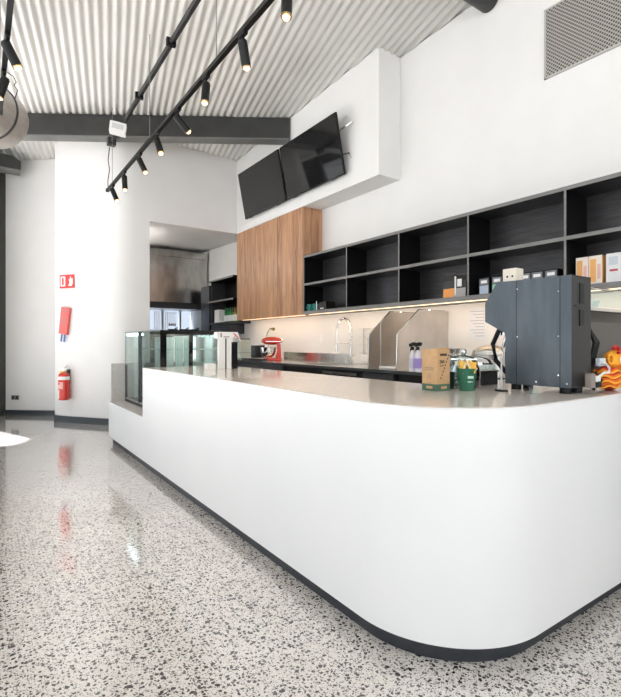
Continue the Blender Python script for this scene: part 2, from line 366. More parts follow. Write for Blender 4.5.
# ------------------------------------------------------------------ service counter
t = thing('service_counter', (1.34, 1.05, 0), 'white rounded-corner service counter with beige stone top and dark kick', 'counter')
def foot(x0, y0, r, x1, ix, iy, ye):
    return [(x0-1.34, ye-1.05), *[(x-1.34, y-1.05) for x, y in arc(x0+r, y0+r, r, PI, 1.5*PI, 28)], (x1-1.34, y0-1.05), (x1-1.34, iy-1.05), (ix-1.34, iy-1.05), (ix-1.34, ye-1.05)]
MB().prism(foot(1.34, 1.05, .50, 3.15, 2.20, 1.90, 4.85), 'z', .08, .996).obj('counter_body', white_lam, t, smooth=True)
MB().box(0, .86, 3.8005, 5.30, .08, .505).obj('lower_body', white_lam, t)
MB().prism(foot(1.352, 1.062, .49, 3.14, 2.21, 1.91, 4.85), 'z', .9962, 1.0).obj('worktop', stone_m, t)
MB().box(.008, .86, 3.801, 5.30, .505, .512).obj('ledge_top', ledge_m, t)
MB().box(.03, .86, 5.27, 5.31, .51, .985).obj('end_panel', ledge_m, t)
MB().prism(foot(1.38, 1.095, .46, 3.13, 2.16, 1.86, 6.31), 'z', .002, .079).obj('kick_plate', kick_m, t, smooth=True)

# ------------------------------------------------------------------ display fridge
t = thing('display_cabinet', (1.53, 4.88, .512), 'glass cake display cabinet with black frame sunk in the counter end', 'display cabinet')
Lc, Dc, Hc = 1.44, .66, .868
MB().box(0, Dc, .0, Lc, 0, .04).box(.30, Dc, .02, Lc-.02, .04, .30).obj('base', black_m, t)
MB().box(0, .006, 0, Lc, .04, Hc-.006).obj('front_glass', glass('cabinet_front_glass', (.96, .985, .99), .16), t)
MB().box(.045, Dc, .0, .005, .04, Hc-.03).obj('side_glass', glass_g, t)
MB().box(.01, Dc, Lc-.006, Lc, .46, Hc-.006).obj('side_glass', glass_m, t)
MB().box(0, Dc, 0, Lc, Hc-.006, Hc).obj('top_glass', glass_m, t)
MB().box(.0, .058, -.004, .02, .0, Hc-.003).obj('corner_post', blackgloss, t)
MB().box(0.058, Dc, -.004, .02, Hc-.045, Hc-.002).obj('top_rail', blackgloss, t)
MB().box(-.004, .03, .80, .83, .02, Hc-.004).obj('front_post', darkgrey, t)
MB().box(-.003, .02, Lc-.03, Lc+.002, .0, .46).obj('rear_post', blackgloss, t)
MB().box(-.003, .010, 0.02, Lc, Hc-.010, Hc+.002).box(-.003, .012, 0.02, Lc, .03, .045).box(-.003, .006, Lc-.01, Lc, .46, Hc).obj('front_trim', mat('trim_grey', (.28, .29, .29), .3, .6), t)
for z in (.66, .42, .20):
    sh = MB().box(.08, Dc-.06, .03, Lc-.04, z, z+.008).obj('glass_shelf', glass_g, t)
    MB().box(.078, .084, .03, Lc-.04, z-.002, z+.010).box(.08, Dc-.06, .026, .032, z-.003, z+.011).obj('shelf_edge', mat('pale_green_edge', (.62, .76, .70), .2), sh)
for y0, y1, nx in ((.02, .74, Dc-.03), (.70, Lc-.02, Dc-.045)):
    rd = MB().box(nx, nx+.014, y0, y1, .04, Hc-.045).obj('rear_door', mat('mirror_door', (.90, .96, .94), .08, 1), t)
for x0, x1 in ((.10, .22), (.36, .48), (.50, .60)): MB().box(x0, x1, Lc-.06, Lc-.04, .04, Hc-.06).obj('pale_fill_panel', mat('pale_fill', (.80, .87, .85), .3), t)  # added pale panels that make the view through the side glass lighter
for x in (.31, .33): MB().box(x, x+.018, .02, .04, .04, Hc-.05).obj('shelf_upright', black_m, t)
MB().box(.02, .05, .83, Lc-.03, Hc-.05, Hc-.02).obj('cabinet_fill_tube', mat('cabinet_fill_glow', (.8, .85, .85), .3, emit=(.85, .95, 1), es=10), t)  # unseen source, its glow added to brighten the cabinet inside

# ------------------------------------------------------------------ timber overhead cupboard
t = thing('overhead_cupboard', (XB, 5.46, 1.636), 'tall overhead cupboard clad in vertical oak boards under the bulkhead', 'cupboard')
MB().box(.012, .325, 0, 2.04, 0, 1.485).obj('carcass', wood_m, t)
for k in range(3):
    MB().box(0, .018, .002+k*.68, .678+k*.68, -.004, 1.484).obj('door', wood_m, t)
MB().box(.005, .02, -.002, .012, -.003, 1.485).obj('edge_strip', mat('pale_oak_edge', (.5, .32, .2), .5), t)

# ------------------------------------------------------------------ black open shelving
Y0, Y1 = .95, 5.452
t = thing('wall_shelving', (XB, Y0, 1.636), 'long black open wall shelving with two rows of square bays', 'shelving')
D = .333; Lx = Y1-Y0; zs = {'bottom': 1.636, 'middle': 2.025, 'top': 2.405}
for nm, z, th in (('bottom_board', 0, .042), ('middle_board', .392, .030), ('top_board', .772, .030)):
    MB().box(0, D, 0, Lx, z, z+th).obj(nm, shelf_edge, t, m2=shelf_back, pick=lambda f: f.normal.x > -.5)
for y in (5.437, 4.513, 3.635, 2.76, 1.882, 1.0):
    MB().box(.001, D, y-Y0-.009, y-Y0+.009, .0, .80).obj('divider', shelf_edge, t, m2=black_m, pick=lambda f: f.normal.x > -.5)
MB().box(D-.016, D-.002, 0, Lx, .0, .80).obj('back_panel', shelf_back, t)
led = MB().box(.06, .075, .05, Lx-.05, -.006, 0).obj('led_strip', led_m, t)
def led_light(parent, y, ln, p):
    l = bpy.data.lights.new('led_light', 'AREA'); l.shape = 'RECTANGLE'; l.size = .03; l.size_y = ln; l.energy = p; l.color = (1, .74, .50)
    o = bpy.data.objects.new('led_light', l); COL.objects.link(o); o.parent = parent; o.location = (.0675, y, -.012); o.rotation_euler = (0, -.35, 0)
led_light(t, Lx/2, Lx-.1, 9); led_light(bpy.data.objects['overhead_cupboard'], 1.0, 1.9, 4)
t2 = MB().box(.06, .075, .05, 1.95, -.008, -.002).obj('led_strip', led_m, bpy.data.objects['overhead_cupboard'])
# second small shelf unit past the cupboard
t = thing('wall_shelving', (XB+.02, 7.62, 1.53), 'small black shelf unit beyond the oak cupboard', 'shelving')
MB().box(-.04, .31, 0, 1.08, .87, .90).obj('top_board', shelf_edge, t, m2=black_m, pick=lambda f: f.normal.x > -.5)
MB().box(-.04, .31, 0, 1.08, .475, .505).obj('middle_board', shelf_edge, t, m2=black_m, pick=lambda f: f.normal.x > -.5)
MB().box(-.04, .31, 0, 1.08, .06, .09).obj('bottom_board', kick_m, t)
MB().box(0, .31, .25, 1.03, -.12, .06).obj('lower_box', kick_m, t)
MB().box(.29, .31, 0, 1.05, .09, .87).obj('back_panel', black_m, t)
MB().box(0, .31, 1.03, 1.05, .09, .87).obj('end_panel', darkgrey, t)
tag(MB().box(3.70, 3.985, 8.78, 9.2, 0, 2.36).obj('tall_cabinet', kick_m), 'tall narrow navy-black cabinet beside the steel hood', 'cabinet')

# ------------------------------------------------------------------ extractor hood & cooking line
t = thing('extractor_hood', (2.2, 9.5, 2.06), 'large stainless steel extractor hood in the kitchen opening', 'hood')
MB().prism([(0, .02), (0, .92), (.9, .92), (.9, 0), (.25, 0)], 'x', 0, 1.76).obj('canopy', hood_m, t)
MB().box(-.002, 1.762, -.03, .9, .92, 1.05).obj('top_band', hood_m, t)
MB().box(0, 1.76, -.012, .03, 0, .03).obj('lower_lip', hood_m, t)
MB().box(.1, 1.7, .05, .8, -.12, -.0).obj('filter_box', darkgrey, t)
t = thing('kitchen_fill_tube', (2.06, 8.7, 2.8), 'unseen fill tube added on the kitchen side wall', 'lamp')  # hidden glowing box added to brighten the kitchen beyond the opening
MB().box(0, .06, -.7, .7, 0, .12).obj('fill_box', mat('kitchen_fill_glow', (.9, .9, .9), .5, emit=(1, .97, .93), es=14), t)
t = thing('cooking_bench', (2.3, 9.6, 0), 'kitchen bench with black cooktop below the extractor hood', 'bench')
MB().box(0, 1.68, 0, .85, .1, 1.42).obj('bench_body', hood_m, t)
MB().box(0, 1.68, -.02, .85, 1.42, 1.46).obj('bench_top', black_m, t)
for k, x in enumerate((3.34, 3.58, 3.80)):
    tt = thing('cooking_pan', (x, 9.85, 1.461), ['black pan at the left end of the cooktop', 'black pan in the middle of the cooktop', 'black pan nearest the navy cabinet'][k], 'pan', group='pans on the cooktop')
    MB().lathe([(0, 0), (.09, 0), (.11, .07), (.10, .07), (.085, .01), (0, .01)]).obj('pan_body', black_m, tt, smooth=True)
    MB().tube([(0, -.10, .06), (0, -.18, .085), (.01, -.26, .09)], .011).obj('handle', black_m, tt, smooth=True)
t = thing('wire_rack', (2.93, 9.75, 1.461), 'pale wire rack of utensils under the hood', 'rack')
b = MB()
for i in range(7): b.tube([(i*.045, 0, 0), (i*.045, 0, .42)], .005, n=6)
for k in range(9): b.tube([(0, 0, .03+k*.048), (.27, 0, .03+k*.048)], .004, n=6)
b.obj('grid', white_pl, t)
b = MB()
for i in range(4): b.tube([(.3+i*.04, 0, .40), (.3+i*.04, 0, .18)], .006, n=6).ball((.3+i*.04, 0, .16), .02, (1, .3, 1.6), 8)
b.tube([(.26, 0, .40), (.46, 0, .40)], .005, n=6).obj('hanging_ladle', chrome, t)
b = None

# ------------------------------------------------------------------ back bench
t = thing('back_bench', (3.22, .6, 0), 'stainless topped back bench with dark fronts along the splashback wall', 'bench')
BL = 7.0
MB().box(0, .775, 0, BL, .955, .985).obj('bench_top', bench_steel, t, m2=mat('bench_dark_edge', (.045, .05, .052), .35), pick=lambda f: f.normal.x < -.5 and f.calc_center_median().y > 0)
MB().box(.05, .775, 0, BL, .10, .955).obj('carcass', black_m, t)
MB().box(.755, .775, at(349, 360, x=3.975).y-.6, at(284, 360, x=3.975).y-.6, .985, 1.10).obj('upstand', bench_steel, t)
def front(y0, y1, z0, z1, m, nm='drawer'): 
    o = MB().box(.012, .05, y0-.6+.004, y1-.6-.004, z0, z1, bev=.003).obj(nm, m, t); return o
dk = mat('charcoal_front', (.032, .036, .04), .4)
for y0, y1 in ((3.27, 3.72), (5.3, 5.9), (5.9, 6.5), (6.5, 7.1)):
    for z0, z1 in ((.62, .945), (.36, .61), (.11, .35)):
        d_ = front(y0, y1, z0, z1, dk)
for y0, y1 in ((1.0, 1.6), (1.6, 2.2), (2.2, 2.8), (7.1, 7.55)): front(y0, y1, .11, .945, dk, 'door')
MB().box(-.0, .3, 3.2, 3.8, .90, .93).obj('pull_out_tray', bench_steel, t)

# steel splash guards either side of the dishwasher bench
for k, (yy, lab) in enumerate(((3.644, 'stainless splash guard standing beside the sink tap, left of the pair'), (3.245, 'stainless splash guard behind the spray bottles, right of the pair'))):
    t = thing('splash_guard', (3.25, yy, .986), lab, 'splash guard', group='stainless splash guards on the bench')
    MB().prism([(0, 0), (0, .335), (.30, .585), (.742, .585), (.742, 0)], 'y', 0, .006).obj('sheet', brushed('splash_steel', (.56, .53, .50), (.66, .63, .60), (.8, 1, .6), .36), t)
    MB().tube([(0, .003, 0), (0, .003, .335), (.30, .003, .585), (.742, .003, .585)], .008, n=8).obj('rolled_edge', chrome, t, smooth=True)
    if k == 0: MB().prism([(.16, 0), (.16, .47), (.30, .586), (.32, .586), (.32, 0)], 'y', -.012, -.001).obj('folded_stiffener', MATS['splash_steel'], t)
t = thing('dish_drainer', (3.34, 3.33, .986), 'low pale tray lying between the steel splash guards', 'tray')
MB().box(0, .5, 0, .26, 0, .006).box(0, .5, 0, .006, 0, .025).box(0, .5, .254, .26, 0, .025).box(0, .006, 0, .26, 0, .025).box(.494, .5, 0, .26, 0, .025).obj('tray_body', white_pl, t)

# ------------------------------------------------------------------ tap
P = at(351, 366, x=3.80); t = thing('kitchen_tap', (3.80, P.y, .986), 'tall chrome pull-down kitchen tap at the sink', 'tap')
MB().cyl((0, 0, 0), (0, 0, .05), .026).cyl((0, 0, .05), (0, 0, .20), .014).obj('base', chrome, t, smooth=True)
hoop = [(0, 0, .20), (0, 0, .40)]+[(0, .145-.145*math.cos(a), .40+.17*math.sin(a)) for a in [PI*i/12 for i in range(1, 13)]]+[(0, .29, .33), (0, .29, .24)]
MB().tube(hoop, .0105, n=12).obj('spout_hose', chrome, t, smooth=True)
b = MB()
sp_ = []
for i in range(260):
    s_ = i/259*(len(hoop)-1); j = min(int(s_), len(hoop)-2); p = Vector(hoop[j]).lerp(Vector(hoop[j+1]), s_-j); tn = (Vector(hoop[j+1])-Vector(hoop[j])).normalized()
    u = Vector((1, 0, 0)); w_ = tn.cross(u); a = i*1.05; sp_.append(p+(u*math.cos(a)+w_*math.sin(a))*.016)
b.tube(sp_, .003, n=5).obj('spring', chrome, t, smooth=True)
MB().cyl((0, .29, .24), (0, .29, .15), .015, .020).obj('spray_head', chrome, t, smooth=True)
MB().tube([(0, 0, .26), (0, .29, .26)], .006).obj('support_arm', chrome, t, smooth=True)
MB().tube([(0, -.01, .09), (-.02, -.06, .10), (-.03, -.10, .12)], .007).obj('lever', chrome, t, smooth=True)
t = thing('sink', (3.36, 4.35, .986), 'stainless sink bowl rim set in the back bench below the tap', 'sink')
MB().box(0, .34, 0, .6, 0, .006).obj('rim', chrome, t)
MB().box(.02, .32, .02, .58, .0062, .0068).obj('bowl', mat('sink_shadow', (.22, .22, .22), .3, 1), t)  # flat darker sheet: shade of the bowl put into the colour

# clear rack + wall plates
t = thing('wall_rack', (3.985, 4.36, 1.0), 'small white wire rack on the wall right of the tap', 'rack')
b = MB()
for z in (.02, .12, .22, .32, .42): b.tube([(0, 0, z), (0, .20, z)], .003, n=6).tube([(-.08, 0, z), (-.08, .20, z)], .003, n=6)
for y in (0, .2): b.tube([(0, y, .0), (0, y, .44)], .004, n=6).tube([(0, y, .12), (-.08, y, .12)], .003, n=6)
b.obj('wire_frame', mat('grey_wire', (.6, .6, .6), .3, .8), t)
MB().box(-.07, -.02, .02, .18, .0, .10).box(-.06, -.02, .03, .09, .125, .20).obj('white_packet', white_pl, t)
def plate(x, y, z, lab, wd=.075, ht=.115, loc=None):
    t = thing('power_outlet', (x, y, z), lab, 'outlet')
    MB().box(-.010, 0, -wd/2, wd/2, -ht/2, ht/2, bev=.003).obj('plate', white_pl, t)
    MB().box(-.014, -.010, -.012, .012, -.018, .018).obj('switch', white_pl, t); return t
plate(XW-.001, 5.47, 1.30, 'white power outlet on the splashback left of the tap')
plate(XW-.001, 4.28, 1.38, 'white power outlet on the splashback by the wire rack')
# notice sheets
t = thing('notice_sheet', (XW-.003, 2.90, 1.43), 'white A4 notice taped on the splashback near the coffee machine', 'notice')
MB().box(-.001, .001, -.105, .105, -.16, .16).obj('paper', mat('notice_paper', (.72, .74, .77), .6), t)
for k in range(9): MB().box(-.0016, -.001, -.08, .08-.03*(k % 3), .12-k*.03, .127-k*.03).obj('printed_line', mat('faint_print', (.42, .43, .45), .7), t)

# ------------------------------------------------------------------ TVs
for k, (ya, yb) in enumerate(((5.785, 7.036), (4.462, 5.735))):
    t = thing('television', (3.59, ya, 3.265), ['wall television nearer the end wall, left of the pair', 'wall television with bracket showing, right of the pair'][k], 'television', group='televisions on the bulkhead')
    th = math.atan2(.137, .705); H_ = .718; Wd = yb-ya
    t.rotation_euler = (0, -th, 0)
    MB().box(0, .03, 0, Wd, 0, H_, bev=.004).obj('casing', black_m, t)
    MB().box(-.0012, 0, .008, Wd-.008, .014, H_-.008).obj('screen', mat('tv_screen', (.008, .008, .0085), .06, spec=.6), t)
    MB().box(-.002, .012, Wd*.12, Wd*.2, -.012, 0).obj('bottom_tab', darkgrey, t)
    MB().box(-.002, .012, Wd*.8, Wd*.88, -.012, 0).obj('bottom_tab', darkgrey, t)
    MB().box(.03, .075, Wd*.28, Wd*.72, .12, .5, bev=.01).obj('rear_housing', darkgrey, t)
    b = MB().tube([(.055, Wd*.3, .5), (.13, -.02, .56), (.16, -.09, .58)], .008, n=8)
    b.obj('bracket_arm', chrome, t, smooth=True)
    MB().tube([(.05, Wd*.35, .3), (.10, -.03, .24), (.12, -.05, .16), (.10, .02, .06)], .006, n=8).obj('cable', black_m, t, smooth=True)

# ------------------------------------------------------------------ vent grille, high duct
t = thing('wall_vent', (XW-.002, 1.0, 3.512), 'large perforated grey vent grille high on the right wall', 'vent')
MB().box(-.012, 0, 0, 1.218, 0, .575).obj('perforated_face', grille_m, t)
MB().box(-.018, 0, 1.205, 1.222, -.01, .58).box(-.018, 0, 0, 1.222, -.01, .004).box(-.018, 0, 0, 1.222, .57, .584).obj('frame', mat('grille_frame', (.45, .44, .42), .5), t)
P = at(490, 12, x=4.0)
tag(MB().cyl((XW-.01, P.y, P.z+.105), (XW-1.6, P.y, P.z+.105), .105, n=40).obj('duct_pipe', steelpaint, smooth=True), 'dark round pipe meeting the right wall at the roof', 'pipe')

# ------------------------------------------------------------------ ceiling conduit with white box
t = thing('ceiling_conduit', (1.54, 7.15, 4.08), 'dark square conduit running along under the roof beside the spotlight track', 'conduit')
t.rotation_euler = (-.0, 0, 0)
A = Vector((0, 0, 0)); B = Vector((0.02, -7.0, .315))
MB().tube([A, B], .020, n=8).obj('channel', steelpaint, t)
MB().tube([A+Vector((.036, 0, .01)), B+Vector((.036, 0, .01))], .010, n=8).obj('cable', black_m, t)
for k in range(6):
    p = A.lerp(B, .04+.16*k); MB().box(p.x-.04, p.x+.05, p.y-.02, p.y+.02, p.z-.035, p.z+.035).obj('clip', black_m, t)
MB().box(-.05, .06, -.05, .05, -.05, .06, bev=.01).obj('end_bracket', darkgrey, t)
P = at(118, 129, y=6.55)
t = thing('emergency_light', (P.x, P.y, P.z), 'small white box fitted on the dark ceiling conduit', 'light fitting')
MB().box(-.10, .10, -.085, .085, -.07, .07, bev=.01).obj('box', white_pl, t)
MB().box(-.07, .07, -.088, -.085, -.02, .045).obj('face_panel', mat('panel_grey', (.6, .6, .6), .4), t)
t.rotation_euler = (.15, .12, -.25)
tag(MB().tube([(1.53, 7.20, 4.02), (1.515, 7.22, 3.85), (1.53, 7.20, 3.7), (1.51, 7.21, 3.55), (1.512, 7.21, 3.442)], .006, n=6).obj('hanging_cable', black_m, smooth=True), 'thin cable hanging from conduit end to the spotlight track', 'cable')

# ------------------------------------------------------------------ spotlight tracks
def track(x, z, y0, y1, label):
    t = thing('track_rail', (x, y0, z), label, 'track')
    MB().box(-.018, .018, 0, y1-y0, 0, .034).obj('rail', black_m, t)
    MB().box(-.022, .022, -.02, .05, -.004, .038).box(-.022, .022, y1-y0-.05, y1-y0+.02, -.004, .038).obj('end_cap', black_m, t)
    y = y0+.55
    while y < y1:
        MB().tube([(0, y-y0, .03), (0, y-y0, zr(x, y)-z-.01)], .0035, n=6).obj('suspension_wire', mat('wire_grey', (.25, .25, .25), .4, .8), t); y += 1.75
    return t
TZ, TX = 3.4, 1.512
track(TX, TZ, -.6, 7.24, 'long black spotlight track over the counter')
track(.168, TZ, -.6, 5.35, 'black spotlight track at the left edge')
def spot(x, y, aim, label, grp='black spotlights on the long track', power=22):
    a = Vector(aim).normalized(); p0 = Vector((0, 0, -.075))
    t = thing('spotlight', (x, y, TZ), label, 'spotlight', group=grp)
    MB().box(-.016, .016, -.045, .045, -.022, -.001, bev=.003).obj('track_adapter', black_m, t)
    MB().cyl((0, 0, -.02), (0, 0, -.065), .010, n=12).ball((0, 0, -.068), .017, n=12).obj('swivel', black_m, t, smooth=True)
    c0 = Vector((0, 0, -.085)); s_ = c0-a*.025; e = c0+a*.135
    MB().cyl(s_, e, .033, n=28).cyl(s_-a*.012, s_, .026, .033, n=28).obj('barrel', black_m, t, smooth=True)
    rm = MB().cyl(e-a*.004, e+a*.004, .0335, n=28).obj('rim', mat('brass_rim', (.55, .38, .18), .25, .8), t, smooth=True)
    MB().ball(e, .024, (1, 1, 1), 14).obj('lamp', lamp_m, t, smooth=True)
    L = bpy.data.lights.new('spot_beam', 'SPOT'); L.energy = power; L.spot_size = 1.3; L.spot_blend = .8; L.color = (1, .78, .55); L.shadow_soft_size = .03
    o = bpy.data.objects.new('spot_beam', L); COL.objects.link(o); o.parent = t; o.location = e+a*.035; o.rotation_euler = a.to_track_quat('-Z', 'Y').to_euler()
    return t
def ty(px): # where along the long track a pixel column falls
    u = (px-310.5)/FP; d = (FW[0]+u*RT[0], FW[1]+u*RT[1]); return TX*d[1]/d[0]
SP = [(113, (.30, -.25, -.9), 'nearest the end wall'), (124.5, (.05, 0, -1), 'second from the far end'), (140, (.35, -.2, -.85), 'third from the far end'), (157.5, (.15, -.3, -.9), 'fourth from the far end'),
      (178, (.72, .05, -.65), 'tilted sideways, in front of the beam'), (206, (-.12, -.1, -1), 'hanging straight down over the beam edge'), (243, (.28, .15, -1), 'tilted, with loose cable beside it'), (287, (-.1, -.1, -1), 'brightly lit at the top edge of the photo')]
for px, aim, lb in SP: spot(TX, ty(px), aim, 'black spotlight on the long track, '+lb)
spot(.168, 3.95, (.42, 0, -.85), 'black spotlight on the left track, upper of the two', 'black spotlights on the left track')
spot(.168, 4.5, (-.25, 0, -.9), 'black spotlight on the left track above the drum', 'black spotlights on the left track')
tag(MB().tube([(.19, 4.5, 3.40), (.23, 4.5, 3.38), (.25, 4.5, 3.34), (.235, 4.5, 3.31), (.26, 4.5, 3.28), (.245, 4.52, 3.22)], .004, n=6).obj('loose_cable', black_m, smooth=True), 'tangled thin cable by the left track spotlight', 'cable')

# ------------------------------------------------------------------ round duct end at the left
e = at(3, 123, y=6.2); dr = Vector((FW[0], FW[1], -.03)).normalized()
t = thing('round_duct', e-dr*2.2*1.06, 'round grey wrapped duct end hanging at the left edge', 'duct')
t.rotation_mode = 'QUATERNION'; t.rotation_quaternion = dr.to_track_quat('Z', 'Y'); t.scale = (1.04, 1.04, 1.06)
wrap = noisy('duct_wrap', (.33, .30, .27), (.42, .385, .35), scale=(2, 2, 1), ns=6, rough=.35, bump=.5)
MB().lathe([(0, 0), (.27, 0), (.27, 1.35), (.275, 1.9), (.29, 2.0), (.29, 2.16), (.275, 2.2), (.2, 2.23), (0, 2.24)], n=48).obj('duct_body', wrap, t, smooth=True)
for z in (1.2, 1.62): MB().lathe([(.276, z), (.290, z), (.290, z+.03), (.276, z+.03)], n=48).obj('clamp_band', steelpaint, t, smooth=True)
MB().lathe([(.285, 1.97), (.296, 1.975), (.296, 1.99), (.285, 1.995)], n=48).obj('seam', steelpaint, t, smooth=True)

# ------------------------------------------------------------------ fire gear on the curved wall
def wallpoint(px):
    u = (px-310.5)/FP; d = Vector((FW[0]+u*RT[0], FW[1]+u*RT[1]))
    for a, b_ in zip(curve, curve[1:]):
        a = Vector(a); b_ = Vector(b_); e_ = b_-a
        den = d.x*e_.y-d.y*e_.x; s_ = (a.x*e_.y-a.y*e_.x)/den; r_ = (a.x*d.y-a.y*d.x)/den
        if 0 <= r_ <= 1: return d*s_, e_.normalized(), s_
def wthing(name, px, py, lab, cat):
    p, tn, dep = wallpoint(px); z = CH+(HY-py)/FP*dep
    ang = math.atan2(tn.y, tn.x)   # local x along the wall to the right, local -y out of the wall
    return thing(name, (p.x+tn.y*.004, p.y-tn.x*.004, z), lab, cat, rz=ang)
t = wthing('fire_sign', 67.3, 281.5, 'red and white fire extinguisher location sign on the curved wall', 'sign')
MB().box(-.15, .15, -.006, 0, -.105, .105).obj('sign_plate', firered, t)
MB().box(-.125, -.03, -.009, -.006, -.075, .08).box(-.14, -.02, -.009, -.006, -.125, -.11).obj('white_pictogram', white_pl, t)
MB().box(-.095, -.06, -.011, -.009, -.055, .04).cyl((-.078, -.010, .04), (-.078, -.010, .062), .012).obj('red_extinguisher_mark', firered, t)
b = MB()
b.prism([(.03, -.07), (.06, -.02), (.04, .04), (.065, .02), (.075, .085), (.10, .03), (.12, .05), (.125, -.03), (.10, -.075)], 'y', -.009, -.006).obj('white_flame_mark', white_pl, t)
t = wthing('fire_blanket_pouch', 66.5, 321, 'red fire blanket pouch with blue pull tabs on the curved wall', 'fire blanket')
t.rotation_euler[1] = .14
MB().box(-.085, .085, -.05, 0, -.21, .21, bev=.012).obj('pouch', mat('pouch_red', (.75, .13, .11), .45), t)
MB().box(-.06, .06, -.052, -.05, .13, .19).box(-.055, .05, -.052, -.05, -.08, .06).obj('printed_panel', mat('pouch_print', (.55, .16, .15), .5), t)
for x in (-.035, .03): MB().box(x-.012, x+.012, -.03, -.022, -.33, -.20).obj('pull_tab', mat('blue_tab', (.03, .14, .40), .5), t)
t = wthing('fire_extinguisher', 69, 384, 'red fire extinguisher hanging on the curved wall', 'fire extinguisher')
MB().lathe([(0, -.24), (.06, -.24), (.078, -.225), (.08, -.2), (.08, .13), (.07, .165), (.04, .185), (.022, .19), (.022, .21), (0, .21)], c=(0, -.09, 0), n=32).obj('cylinder', red_m, t, smooth=True)
MB().lathe([(.0805, .075), (.0815, .075), (.0815, .125), (.0805, .125)], c=(0, -.09, 0)).obj('white_band', white_pl, t, smooth=True)
def label_arc(z0, z1, a0, a1, m, nm='label', r=.0815):
    b = MB(); vs = []
    for i in range(13):
        a = a0+(a1-a0)*i/12; vs.append([b.b.verts.new((r*math.cos(a), -.09+r*math.sin(a), z)) for z in (z0, z1)])
    for A_, B_ in zip(vs, vs[1:]): b.b.faces.new((A_[0], B_[0], B_[1], A_[1]))
    o = b.obj(nm, m, t); o.modifiers.new('s', 'SOLIDIFY').thickness = .001
label_arc(-.06, .04, -2.8, -.9, mat('label_pink', (.78, .42, .36), .5))
label_arc(-.21, -.08, -2.9, -1.7, mat('label_cream', (.80, .80, .70), .5))
label_arc(.0, .03, -2.5, -1.5, mat('label_text_red', (.6, .08, .06), .5), 'printed_strip', .083)
MB().tube([(-.02, -.09, .20), (-.06, -.09, .18), (-.095, -.09, .1), (-.10, -.09, -.03), (-.095, -.09, -.06)], .009, n=8).obj('hose', black_m, t, smooth=True)
MB().cyl((-.02, -.09, .175), (-.02, -.09, .205), .045, n=24).obj('collar', mat('yellow_collar', (.8, .42, .02), .4), t)
MB().cyl((0, -.09, .20), (0, -.09, .25), .018).tube([(-.02, -.09, .24), (.03, -.09, .27), (.06, -.09, .30)], .011, n=8).tube([(0, -.09, .22), (.05, -.09, .23), (.075, -.09, .245)], .008, n=8).obj('valve_handle', chrome, t, smooth=True)
MB().box(-.03, .03, -.02, 0, .0, .23).obj('wall_bracket', darkgrey, t)
# outlet low on the left wall
lw = (Vector((1.08, 9.23))-Vector((.36, 9.83))).normalized(); ang = math.atan2(lw.y, lw.x)
t = thing('power_outlet', (.36+lw.x*.22+lw.y*.003, 9.83+lw.y*.22-lw.x*.003, .30), 'dark double power outlet low on the left wall', 'outlet', rz=ang)
MB().box(-.07, .07, -.012, 0, -.04, .04, bev=.004).obj('plate', mat('outlet_grey', (.22, .23, .24), .4), t)
for x in (-.035, .035): MB().box(x-.022, x+.022, -.015, -.012, -.025, .025).obj('socket', darkgrey, t)

# ------------------------------------------------------------------ coffee machine
t = thing('coffee_machine', (2.33, 1.165, 1.0002), 'large slate-grey espresso machine with its flat side panel to the room', 'coffee machine')
prof = [(0, .03), (0, .575), (.285, .577), (.40, .579), (.475, .467), (.475, .365), (.35, .30), (.35, .03)]
MB().prism(prof, 'x', 0, .19).obj('side_housing', pcoat, t, m2=pside, pick=lambda f: f.normal.y < -.5)
MB().box(-.0015, .0, .0985-.001, .0985+.001, .035, .572).obj('panel_seam', black_m, t) if False else None
for y in (.055, .285): MB().box(-.0008, .0004, y-.0012, y+.0012, .03, .576).obj('panel_seam', black_m, t)
for (y, z) in ((.062, .50), (.062, .28), (.062, .09), (.278, .53), (.278, .28), (.278, .09), (.175, .05), (.33, .05), (.02, .05)):
    MB().cyl((-.003, y, z), (0, y, z), .0036, n=12).obj('screw', chrome, t)
for (x, y) in ((.04, .05), (.15, .05), (.04, .31), (.15, .31)): MB().cyl((x, y, 0), (x, y, .03), .026, n=20).obj('foot', black_m, t, smooth=True)
MB().box(.074, .118, -.004, .002, .44, .54, bev=.001).obj('rear_slot', black_m, t); MB().box(.074, .118, -.004, .002, .33, .41, bev=.001).obj('rear_slot', black_m, t)
MB().box(.03, .17, -.006, 0, .425, .432).obj('rear_hook', pside, t)
# grouphead hoses below the nose
MB().tube([(.05, .42, .32), (.05, .46, .24), (.05, .44, .15), (.05, .38, .09), (.05, .36, .07)], .013, n=10).obj('hose', black_m, t, smooth=True)
MB().tube([(.1, .40, .31), (.1, .43, .22), (.1, .41, .14), (.1, .37, .10)], .010, n=10).obj('steam_pipe', chrome, t, smooth=True)
MB().cyl((.1, .42, .33), (.1, .42, .29), .03, n=20).obj('group_head', chrome, t, smooth=True)
# main boiler housing beyond the side housing
body = [(.12, .12), (.09, .2), (.09, .36), (.12, .42), (.40, .42), (.44, .36), (.36, .28), (.36, .12)]
MB().prism(body, 'x', .19, .86).obj('boiler_housing', mat('boiler_grey', (.13, .125, .12), .3, 1), t)
MB().box(.19, .86, .06, .42, .42, .435).obj('cup_tray', bench_steel, t)
MB().box(.19, .86, .10, .40, .05, .12).obj('drip_tray', black_m, t)
MB().tube([(.2, .07, .54), (.86, .07, .54)], .006, n=8).tube([(.2, .40, .54), (.86, .40, .54)], .006, n=8).obj('cup_rail', chrome, t, smooth=True)
MB().box(.2, .86, .068, .071, .445, .53).obj('clear_guard', glass_m, t)
for k in range(3): MB().tube([(.21+.02*k, .03, .35-.02*k), (.25+.02*k, .01, .25), (.24+.015*k, .03, .12), (.205, .04, .08)], .009, n=8).obj('rear_hose', black_m, t, smooth=True)
